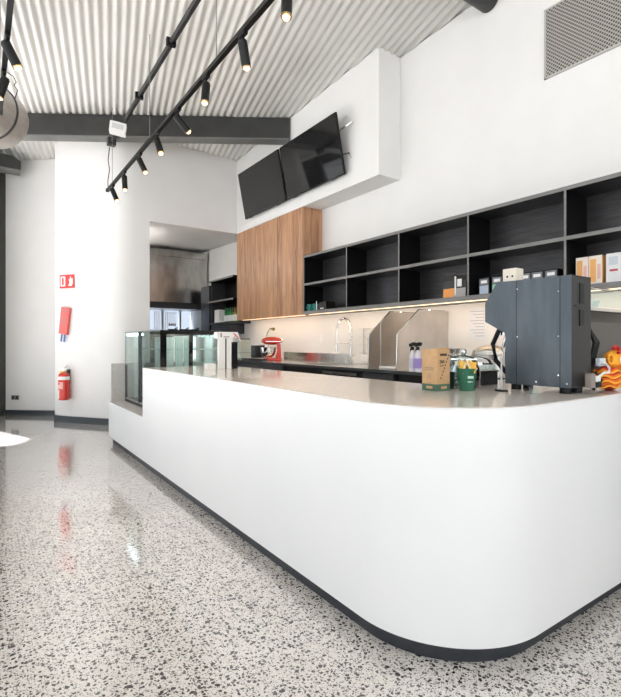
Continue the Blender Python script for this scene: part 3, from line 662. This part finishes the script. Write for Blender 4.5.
# cups on the machine's tray
cupg = bpy.data.meshes
for k in range(4):
    tt = thing('coffee_cup', (2.33+.27+.085*k, 1.165+.14, 1.436), 'white cup on the coffee machine tray, number of cups stand in one row', 'cup', group='cups on the coffee machine')
    MB().lathe([(0, 0), (.02, 0), (.034, .05), (.031, .05), (.018, .006), (0, .006)]).obj('cup_body', white_pl, tt, smooth=True)
    MB().tube([(.03, 0, .04), (.048, 0, .034), (.045, 0, .018), (.025, 0, .014)], .004, n=8).obj('handle', white_pl, tt, smooth=True)
    tt['label'] = ['white cup on the machine tray nearest the side housing', 'white cup second from the side housing', 'white cup third from the side housing', 'white cup nearest the photo edge'][k]
# plugs and cable behind the machine
t = thing('power_plug', (2.47, 1.112, 1.0003), 'white and black power plug with looped white cable behind the machine', 'plug')
MB().box(-.06, -.015, 0, .03, .03, .10, bev=.004).obj('junction_box', mat('warm_grey', (.25, .22, .2), .5), t)
MB().box(-.01, .05, 0, .03, .03, .055, bev=.004).obj('black_plug', black_m, t)
MB().box(.0, .05, .005, .03, .058, .085, bev=.004).obj('white_plug', white_pl, t)
MB().tube([(.03, .01, .08), (.07, 0, .10), (.12, 0, .10), (.15, .01, .12), (.13, .02, .145), (.08, .02, .15)], .006, n=8).obj('white_cable', white_pl, t, smooth=True)
MB().tube([(.03, .03, .04), (.08, .04, .03), (.11, .03, .06), (.10, .05, .10), (.07, .06, .06), (.12, .07, .01)], .008, n=8).obj('black_cable', black_m, t, smooth=True)
MB().box(.09, .16, .03, .05, .13, .17, bev=.004).obj('adapter', mat('pale_adapter', (.6, .66, .72), .4), t)
# cube-headed figure on top of machine
P = at(513, 281, x=2.40)
t = thing('wooden_block_figure', (2.40, P.y, 1.5795), 'pale cube head with two black eyes sitting on the coffee machine', 'ornament')
MB().box(-.035, .035, -.04, .04, 0, .072, bev=.004).obj('cube_head', mat('pale_wood', (.72, .66, .56), .5), t)
for y in (-.018, .012): MB().ball((-.0355, y, .028), .006, (.4, 1, 1), 10).obj('eye', black_m, t)
# ------------------------------------------------------------------ lion plush
def plush():
    t = thing('dragon_plush', (2.735, 1.175, 1.0002), 'orange, red and yellow fringed plush creature on the counter by the machine', 'toy')
    fur = mat('plush_red', (.55, .03, .02), .8); yel = mat('plush_yellow', (.95, .42, .03), .8); orange = mat('plush_orange', (.85, .16, .02), .8)
    MB().ball((0, 0, .06), .11, (1.0, .55, .55), 24).obj('body', fur, t, smooth=True)
    def wave(z, ph, r_, r0): 
        f = math.sqrt(max(.1, 1-((z-.06)/.066)**2))
        return [(-.004+(.112*f+r0)*math.cos(PI*.86+PI*.84*i/29), (.063*f+r0)*math.sin(PI*.86+PI*.84*i/29), z+.006*math.sin(i*.62+ph)) for i in range(30)]
    for k in range(4): MB().tube(wave(.022+.024*k, k*.8, 0, .001), .0055, n=8).obj('yellow_fringe', yel, t, smooth=True)
    for k in range(4): MB().tube(wave(.034+.022*k, k*.8+.4, 0, .000), .0048, n=8).obj('orange_fringe', orange, t, smooth=True)
    t.scale = (1.12, 1.12, 1.06)
    MB().ball((.03, -.01, .145), .062, (1, .7, .85), 24).obj('head', yel, t, smooth=True)
    e_ = MB().lathe([(.016, -.004), (.026, 0), (.016, .004)]).obj('ear', orange, t, smooth=True); e_.location = (-.045, -.02, .155); e_.rotation_euler = (PI/2, 0, 0)
    MB().tube([(-.045+.024*math.cos(a), -.028, .155+.024*math.sin(a)) for a in [2*PI*i/16 for i in range(16)]], .006, n=8, closed=True).obj('ear_rim', yel, t, smooth=True)
    MB().ball((.015, -.052, .150), .020, (1, .5, 1), 16).obj('eye_white', white_pl, t, smooth=True)
    MB().ball((.015, -.064, .148), .011, (1, .5, 1), 12).obj('pupil', mat('pupil_green', (.01, .05, .03), .2), t, smooth=True)
    MB().tube([(-.01, -.045, .185), (.02, -.05, .195), (.05, -.045, .185)], .008, n=8).tube([(0, -.02, .205), (.03, -.02, .215), (.06, -.02, .2)], .010, n=8).obj('crest', fur, t, smooth=True)
    MB().tube([(-.03, -.06, .12), (.0, -.07, .112), (.04, -.07, .118), (.07, -.06, .13)], .008, n=8).obj('muzzle_trim', orange, t, smooth=True)
plush()

# ------------------------------------------------------------------ counter items
ink = mat('dark_ink', (.05, .035, .025), .7); kraft = noisy('kraft_card', (.50, .31, .15), (.56, .35, .18), ns=30, rough=.7); kgreen = mat('card_green', (.07, .14, .09), .6)
t = thing('cardboard_box', (1.92, 1.632, 1.0002), 'tall kraft cardboard box with green base band and black print', 'box')
MB().box(0, .098, 0, .1, 0, .215, bev=.001).obj('carton', kraft, t)
MB().box(-.0008, .0988, -.0008, .1008, .0, .036).obj('green_band', kgreen, t)
MB().box(.02, .085, -.002, .03, .2155, .222).obj('open_flap', kraft, t)
MB().box(.022, .074, -.0014, 0, .181, .193).obj('printed_word', ink, t)
text(t, 'printed_number', '280', .026, (.036, -.001, .150), RY, ink)
MB().box(.022, .052, -.0014, 0, .128, .132).obj('printed_line', ink, t)
MB().box(.028, .072, -.002, -.0008, .012, .024).obj('pale_band_print', kraft, t)
MB().box(-.002, -.0008, .03, .07, .012, .024).obj('pale_band_print', kraft, t)
gi = mat('grey_ink', (.25, .2, .15), .7)
MB().box(-.0014, 0, .02, .08, .116, .121).obj('printed_line', gi, t); MB().box(-.0014, 0, .02, .08, .107, .111).obj('printed_line', gi, t)
MB().box(-.0014, 0, .035, .065, .040, .043).obj('printed_line', gi, t)
b = MB()
for k in range(8): b.box(.026+k*.0085, .031+k*.0085, -.0015, 0, .062+k*.0165, .072+k*.0165)
b.obj('dashed_line', ink, t)
b = MB().tube([(-.001, .04, .06), (-.001, .045, .092), (-.001, .055, .092), (-.001, .06, .06)], .0012, n=5)
b.obj('cup_drawing', MATS['grey_ink'], t)
# green cup with sugar sachets
t = thing('green_cup', (2.085, 1.578, 1.0002), 'green paper cup holding yellow sachets, in front of the glass jar', 'cup')
MB().lathe([(0, .002), (.033, .002), (.035, 0), (.05, .112), (.052, .114), (.050, .116), (.047, .112), (.033, .008), (0, .008)], n=36).obj('cup_body', noisy('cup_green', (.02, .13, .075), (.035, .17, .10), ns=10, rough=.4), t, smooth=True)
for z0, z1, w_ in ((.066, .078, .030), (.046, .051, .026)):
    o = MB().box(-w_/2, w_/2, -.001, .001, z0, z1).obj('cup_print', mat('pale_print', (.45, .65, .55), .5), t); o.location = (-.021, -.0365-(z0-.03)*.12, 0); o.rotation_euler = (0, 0, -.5)
rs = random.Random(3)
for k in range(11):
    a = k*2.4; r_ = .008+.028*rs.random(); sc = MB().box(-.016, .016, -.002, .002, -.03, .03).obj('sugar_sachet', mat(['sachet_yellow', 'sachet_cream', 'sachet_gold'][k % 3], [(.85, .55, .12), (.85, .72, .45), (.75, .42, .06)][k % 3], .5), t)
    sc.location = (r_*math.cos(a), r_*math.sin(a), .115+.012*rs.random()); sc.rotation_euler = (rs.uniform(-.5, .5), rs.uniform(-.7, .7), rs.uniform(0, 3))
# glass jar
t = thing('glass_jar', (2.22, 1.70, 1.0002), 'large clear glass jar with a round knobbed glass lid', 'jar')
MB().lathe([(0, 0), (.075, 0), (.088, .015), (.09, .05), (.09, .105), (.075, .135), (.07, .15), (.067, .15), (.072, .133), (.086, .104), (.086, .05), (.084, .018), (.07, .006), (0, .006)], n=40).obj('jar_body', glass('jar_glass', (.86, .92, .92), .45), t, smooth=True)
ld = MB().lathe([(.074, .152), (.074, .160), (.05, .172), (.015, .178), (.008, .184), (0, .184)], n=36).obj('lid', MATS['jar_glass'], t, smooth=True)
MB().ball((0, 0, .198), .018, n=18).obj('knob', mat('lid_knob', (.62, .66, .66), .05, .9), ld, smooth=True)
b = MB()
for k in range(14):
    a = k*2.4; r_ = .065*math.sqrt((k+.5)/14); b.ball((r_*math.cos(a), r_*math.sin(a), .02+.012*(k % 3)), .014, (1, 1, .6), 8)
b.obj('jar_contents', mat('jar_cream', (.60, .58, .52), .6), t, smooth=True)
# dark green tumbler behind the carton
t = thing('dark_cup', (2.095, 1.70, 1.0002), 'dark green cup half hidden behind the kraft box', 'cup')
MB().lathe([(0, 0), (.026, 0), (.033, .09), (.030, .09), (.024, .005), (0, .005)]).obj('cup_body', mat('very_dark_green', (.01, .03, .022), .4), t, smooth=True)
# black box with steel tray
t = thing('knock_box', (2.40, 1.72, 1.0002), 'black box with chrome trim on the counter left of the machine', 'box')
MB().box(0, .17, 0, .16, 0, .075, bev=.004).obj('box_body', mat('navy_black', (.01, .014, .022), .4), t)
MB().box(-.004, .174, -.004, .164, .075, .083).obj('chrome_trim', chrome, t)
MB().box(.0, .17, .0, .16, .083, .12).obj('clear_tub', glass_m, t)
MB().lathe([(.095, 0), (.095, .008), (.075, .03), (.03, .045), (0, .048)], c=(.085, .08, .12), n=32).obj('domed_lid', chrome, t, smooth=True)
# small stand with black disc base
t = thing('acrylic_stand', (2.205, 1.455, 1.0002), 'slim acrylic sign stand on a round black base', 'stand')
MB().lathe([(0, 0), (.032, 0), (.032, .005), (.028, .008), (0, .008)], n=32).obj('base_disc', black_m, t, smooth=True)
MB().box(-.0015, .0015, -.004, .004, .008, .15).obj('clear_stem', mat('acrylic_pale', (.55, .56, .57), .2), t)
t = thing('acrylic_stand', (2.22, 1.29, 1.0002), 'tiny clear acrylic holder under the coffee machine edge', 'stand')
MB().box(-.001, .001, -.025, .025, 0, .035).box(-.02, .02, -.025, .025, 0, .002).obj('clear_holder', glass_m, t)
# tall white brochure stand + napkin block
P = at(218, 370, z=1.0)
t = thing('menu_stand', (1.86, 4.20, 1.0002), 'tall white folded menu holder with black panel, by the display cabinet', 'menu stand')
MB().box(0, .07, 0, .015, 0, .345).box(.085, .15, 0, .015, 0, .345).obj('white_leaf', paper_m, t)
MB().box(.07, .085, .002, .012, 0, .30).obj('black_spine', darkgrey, t)
MB().box(.135, .20, -.0, .09, 0, .255).obj('black_panel', black_m, t)
MB().prism([(0, .29), (.19, .29), (.235, .26), (.20, .35), (0, .35)], 'y', -.006, .10).obj('white_header', paper_m, t)
MB().box(.02, .03, -.008, -.006, .30, .34).box(.05, .11, -.008, -.006, .30, .306).obj('black_print', ink, t)
b = MB().tube([(.15, -.008, .34), (.18, -.008, .315), (.21, -.008, .285)], .004, n=6).tube([(.16, -.008, .30), (.175, -.008, .33), (.19, -.008, .30)], .003, n=6)
b.obj('red_print', mat('print_red', (.6, .07, .04), .5), t)
MB().ball((.132, .03, .18), .014, (.4, 1, 1), 10).obj('white_dot', white_pl, t)
tag(MB().box(1.72, 1.80, 4.12, 4.2, 1.0002, 1.055, bev=.004).obj('napkin_block', paper_m), 'small white napkin block beside the tall menu holder', 'napkins')

# ------------------------------------------------------------------ back bench items
BZ = .9855
P = at(274, 362, z=BZ)
t = thing('stand_mixer', (3.62, at(274, 350, x=3.62).y, BZ), 'red stand mixer with steel bowl on the back bench', 'mixer', rz=-.55)
# local +x is the column side, -x the bowl side
MB().box(-.16, .12, -.09, .09, 0, .035, bev=.015).obj('base', red_m, t, smooth=True)
MB().prism([(.02, .03), (.11, .03), (.10, .24), (.04, .26), (.045, .15)], 'y', -.05, .05).obj('column', red_m, t, smooth=True)
MB().ball((-.03, 0, .29), .075, (2.1, .85, .8), 24).obj('head', red_m, t, smooth=True)
MB().cyl((.11, 0, .29), (.13, 0, .29), .03).cyl((-.17, 0, .285), (-.192, 0, .285), .02).box(-.12, .10, -.066, .066, .275, .283).obj('chrome_band', chrome, t, smooth=True)
bw = MB().lathe([(0, .04), (.06, .042), (.095, .08), (.115, .13), (.12, .19), (.123, .192), (.117, .19), (.11, .13), (.085, .085), (0, .05)], c=(-.09, 0, 0), n=36).obj('bowl', chrome, t, smooth=True)
MB().tube([(-.09, -.10, .17), (-.09, -.14, .165), (-.09, -.145, .11), (-.09, -.09, .10)], .007, n=8).obj('handle', chrome, bw, smooth=True)
MB().cyl((-.09, 0, .25), (-.09, 0, .14), .012).obj('beater_shaft', chrome, t, smooth=True)
# black pot on white scale
P = at(257.8, 357, x=3.55)
t = thing('kitchen_scale', (3.55, P.y, BZ), 'white kitchen scale under the black pot', 'scale')
MB().box(-.13, .13, -.13, .13, 0, .03, bev=.008).obj('scale_body', white_pl, t)
t = thing('cooking_pot', (3.55, P.y, BZ+.03), 'black cylindrical pot with white rim left of the red mixer', 'pot')
MB().lathe([(0, 0), (.10, 0), (.105, .01), (.105, .19), (.10, .19), (.098, .01), (0, .01)], n=32).obj('pot_body', mat('pot_black', (.02, .025, .028), .35), t, smooth=True)
MB().lathe([(.104, .19), (.109, .19), (.109, .202), (.100, .202)], n=32).obj('white_rim', white_pl, t, smooth=True)
t = thing('utensil_stand', (3.84, at(263, 350, x=3.84).y, BZ), 'pink and white utensils standing behind the black pot', 'utensils')
for k in range(3): MB().tube([(.03*k, -.03+.03*k, 0), (.03*k, -.05+.06*k, .30)], .006, n=6).box(.03*k-.01, .03*k+.01, -.08+.06*k, -.02+.06*k, .29, .315).obj('utensil', mat(['coral', 'utensil_white', 'coral2'][k], [(.75, .25, .2), (.8, .8, .8), (.75, .3, .22)][k], .5), t)
# gooseneck
P = at(267, 360, x=3.8)
t = thing('gooseneck_lamp', (3.8, P.y, BZ), 'thin gooseneck lamp with brass tip behind the mixer', 'lamp')
MB().cyl((0, 0, 0), (0, 0, .02), .04).obj('base', black_m, t, smooth=True)
MB().tube([(0, 0, .02), (0, .03, .18), (0, .03, .32), (0, -.02, .43), (0, -.10, .485), (0, -.14, .48)], .009, n=8).obj('neck', chrome, t, smooth=True)
MB().tube([(0, -.12, .485), (0, -.21, .475)], [.014, .026], n=12).obj('head', mat('brass_olive', (.20, .17, .05), .3, .7), t, smooth=True)
# translucent storage tub
P0 = at(231, 360, x=3.40); P1 = at(252, 360, x=3.60)
t = thing('storage_tub', (3.40, P1.y, BZ), 'pale green translucent storage tub with dark lid left of the pot', 'tub')
Lt = P0.y-P1.y
MB().box(0, .20, 0, Lt, 0, .10).box(.005, .195, .03, Lt-.03, .105, .31).obj('tub_body', mat('tub_pale', (.56, .62, .56), .3), t)
MB().box(-.004, .204, -.004, Lt+.004, .10, .106).obj('seam', mat('tub_seam', (.2, .24, .22), .4), t)
MB().box(0, .20, .06, Lt-.08, .31, .335, bev=.005).obj('lid', mat('tub_lid', (.16, .18, .17), .4), t)
for k in range(5):
    a = MB().ball((0, 0, .012), .022, (1.2, 1, .55), 10).obj('herb_bunch', mat(['leaf_a', 'leaf_b'][k % 2], [(.12, .32, .2), (.25, .38, .2)][k % 2], .6), None, smooth=True)
    q_ = at(236+k*3.2, 361, x=3.32); a.location = (3.32, q_.y, BZ); tag(a, 'small green herb bunch in front of the pale tub', 'herbs', 'herb bunches before the tub')
for k in range(2):
    a = thing('baking_tray', (3.30, at(252, 360, x=3.36).y-.1, BZ+.014*k), ['lower dark tray in front of the black pot', 'upper dark tray in front of the black pot'][k], 'tray', group='dark trays before the pot')
    MB().box(0, .13, -.25, .3, 0, .012, bev=.003).obj('tray_body', black_m if k else darkgrey, a)
# spray bottles
for k, (px, lab) in enumerate(((412.5, 'spray bottle with white label, left of the two'), (418, 'spray bottle with purple label, right of the two'))):
    q_ = at(px, 372, x=3.28)
    t = thing('spray_bottle', (3.28, q_.y, BZ), lab, 'spray bottle', group='spray bottles on the bench')
    MB().lathe([(0, 0), (.030, 0), (.032, .01), (.032, .13), (.026, .16), (.013, .185), (.013, .20), (0, .20)], n=28).obj('bottle_body', mat('bottle_white', (.74, .72, .80), .3), t, smooth=True)
    MB().lathe([(.0325, .03), (.033, .03), (.033, .12), (.0325, .12)], n=28).obj('label', mat(['label_lilac', 'label_purple'][k], [(.62, .60, .75), (.42, .30, .72)][k], .5), t, smooth=True)
    MB().cyl((0, 0, .195), (0, 0, .225), .014).prism([(-.035, .235), (.03, .225), (.035, .25), (-.02, .268), (-.04, .262)], 'x', -.012, .012).prism([(.015, .23), (.03, .19), (.022, .188), (.006, .228)], 'x', -.005, .005).obj('trigger_head', black_m, t, smooth=True)
# shallow steel containers beyond the jar
for k in range(4):
    q_ = at(452, 372, x=3.45)
    t = thing('steel_container', (3.45, q_.y, BZ+.055*k), ['steel container, lowest of the stack behind the jar', 'steel container, second in the stack behind the jar', 'steel container, third in the stack behind the jar', 'steel container, topmost of the stack behind the jar'][k], 'container', group='stacked steel containers')
    MB().lathe([(0, 0), (.08, 0), (.09, .045), (.10, .048), (.092, .05), (0, .05)], n=36).obj('container_body', chrome, t, smooth=True)
q_ = at(491, 372, x=3.5)
t = thing('serving_dish', (3.5, q_.y, BZ), 'wide steel warming dish with rounded lid on the bench', 'dish')
MB().lathe([(0, 0), (.13, 0), (.13, .14), (.16, .145), (.16, .16), (.13, .165)], n=40).obj('dish_body', steel_m, t, smooth=True)
MB().lathe([(.15, .165), (.14, .20), (.08, .235), (0, .245)], n=40).obj('dish_lid', steel_m, t, smooth=True)

# ------------------------------------------------------------------ shelf items
SZ = 1.636+.042+.0005
def small_box(px, lab, m, green=False):
    y = at(px, 290, x=3.74).y
    t = thing('tea_box', (3.74, y, SZ), lab, 'box', group='small black boxes on the shelf')
    MB().box(0, .08, -.055, .055, 0, .155, bev=.002).obj('carton', black_m, t)
    MB().box(-.0012, 0, -.045, .045, .09, .145).obj('grey_panel', mat('slate_label', (.16, .17, .19), .5), t)
    MB().box(-.0012, 0, -.045, .045, .01, .085).obj('colour_panel', m, t)
    MB().box(-.0022, -.0012, -.03, .03, .105, .13).obj('white_print', white_pl, t)
lb_blue = mat('label_pale_blue', (.42, .50, .60), .5); lb_green = mat('label_mint', (.25, .55, .36), .5)
for px, lab, m in ((484, 'black tea box with pale blue label, leftmost of the row', lb_blue), (497, 'black tea box with mint green label, second of the row', lb_green), (525, 'black box just behind the cube-headed figure', lb_blue), (537, 'black box second from right of the row', lb_blue), (551, 'black box at the right end of the row', lb_blue)): small_box(px, lab, m)
def pouch(px, m, wid, ht, lab, low):
    y = at(px, 290, x=3.74).y
    t = thing('coffee_bag', (3.76, y, SZ), lab, 'coffee bag', group='coffee bags on the shelf')
    b = MB(); b.prism([(-.04, 0), (.04, 0), (.03, ht*.7), (.004, ht), (-.004, ht), (-.03, ht*.7)], 'y', -wid/2, wid/2).obj('bag', m, t)
    f = low; o = MB().prism([(-.0415, .005), (-.0412, .005), (-.0355, ht*.38), (-.0358, ht*.38)], 'y', -wid/2+.004, wid/2-.004).obj('printed_label', f, t)
    MB().box(-.012, .012, -wid/2, wid/2, ht-.012, ht+.004).obj('fold_clip', m, t)
    return t
pouch(450, mat('bag_black', (.035, .03, .027), .2), .14, .235, 'black coffee bag with a broad orange label', mat('label_orange', (.80, .33, .08), .5))
t = pouch(461.5, mat('bag_dark', (.03, .027, .025), .3), .125, .225, 'dark coffee bag with white edges beside the divider', mat('label_greywhite', (.38, .37, .36), .5))
MB().box(-.04, -.032, .05, .064, .01, .2).box(-.044, -.040, -.02, .03, .1, .17).obj('white_edge', white_pl, t)
# tall orange and white boxes
for k, (p0, p1, lab) in enumerate(((575, 588, 'orange and cream carton, left of the three on the end shelf'), (588, 602, 'orange-sided cream carton, middle of the three on the end shelf'), (605, 621, 'white carton with red print at the right edge'))):
    y0 = at(p0, 280, x=3.75).y; y1 = at(p1, 280, x=3.75).y
    t = thing('cereal_carton', (3.75, y1, SZ), lab, 'carton', group='cartons on the end shelf')
    w_ = y0-y1-.006
    MB().box(0, .12, 0, w_, 0, .215, bev=.002).obj('carton', mat('carton_cream', (.78, .70, .62), .5) if k < 2 else mat('carton_white', (.74, .74, .74), .5), t)
    if k < 2:
        MB().box(-.0012, 0, w_*.45, w_*.9, .02, .19).obj('orange_panel', mat('carton_orange', (.78, .40, .12), .5), t)
        MB().box(.002, .118, -.0012, 0, 0, .214).obj('orange_side', MATS['carton_orange'], t)
        MB().box(-.0012, 0, w_*.1, w_*.36, .04, .15).obj('pink_print', mat('carton_pink', (.72, .45, .40), .5), t)
    else:
        MB().box(-.0012, 0, w_*.2, w_*.75, .085, .10).box(.0, .12, -.0012, 0, 0, .214).obj('red_print', mat('carton_red', (.50, .05, .08), .5), t)
        MB().box(-.0012, 0, w_*.2, w_*.8, .13, .19).obj('grey_print', mat('carton_grey', (.55, .6, .64), .5), t)
# green mugs and black gadget
for k in range(2):
    y = at(310.5+k*5, 308, x=3.73+.0*k).y
    t = thing('teal_mug', (3.73, y, SZ), ['teal mug nearest the oak cupboard', 'teal mug beside the black gadget'][k], 'mug', group='teal mugs on the shelf')
    MB().lathe([(0, 0), (.04, 0), (.048, .09), (.044, .09), (.036, .006), (0, .006)], n=24).obj('mug_body', mat('teal', (.01, .17, .15), .35), t, smooth=True)
    MB().tube([(-.04, 0, .07), (-.065, 0, .06), (-.065, 0, .03), (-.038, 0, .02)], .006, n=8).obj('handle', MATS['teal'], t, smooth=True)
y = at(325, 308, x=3.76).y
t = thing('label_printer', (3.76, y, SZ), 'black gadget with silver trim beside the teal mugs', 'gadget')
MB().prism([(-.10, 0), (.10, 0), (.10, .05), (.06, .10), (-.08, .11)], 'x', -.05, .10).obj('gadget_body', mat('gadget_black', (.015, .013, .012), .3), t)
MB().tube([(-.06, .10, 0), (-.06, .105, .12)], .008, n=8).box(-.058, -.052, -.05, .03, .012, .03).obj('silver_trim', chrome, t)
# bottles on the far shelf
for k in range(6):
    y = 7.68+.094*k
    t = thing('juice_bottle', (3.76, y, 1.6205), ['white-labelled green bottle, nearest the oak cupboard', 'orange-tinted bottle second from the oak cupboard', 'white-labelled green bottle third from the oak cupboard', 'white-labelled green bottle fourth from the oak cupboard', 'white-labelled green bottle fifth from the oak cupboard', 'white-labelled green bottle farthest from the oak cupboard'][k], 'bottle', group='bottles on the far shelf')
    gm = mat('bottle_green', (.06, .30, .10), .2) if k != 1 else mat('bottle_orange', (.65, .25, .06), .3)
    MB().lathe([(0, 0), (.025, 0), (.026, .13), (.010, .19), (.010, .26), (0, .26)], n=20).obj('bottle_body', gm, t, smooth=True)
    MB().lathe([(.0263, .02), (.0270, .02), (.0270, .125), (.0263, .125)], n=20).obj('label', white_pl, t, smooth=True)
tag(MB().box(3.72, 3.84, 8.38, 8.58, 1.6205, 1.87, bev=.004).obj('white_carton', white_pl), 'plain white carton at the far end of the small shelf', 'carton')
tag(MB().box(3.72, 3.84, 8.20, 8.36, 1.6205, 1.66, bev=.004).obj('white_tray', white_pl), 'low white tray between the carton and the bottles', 'tray')
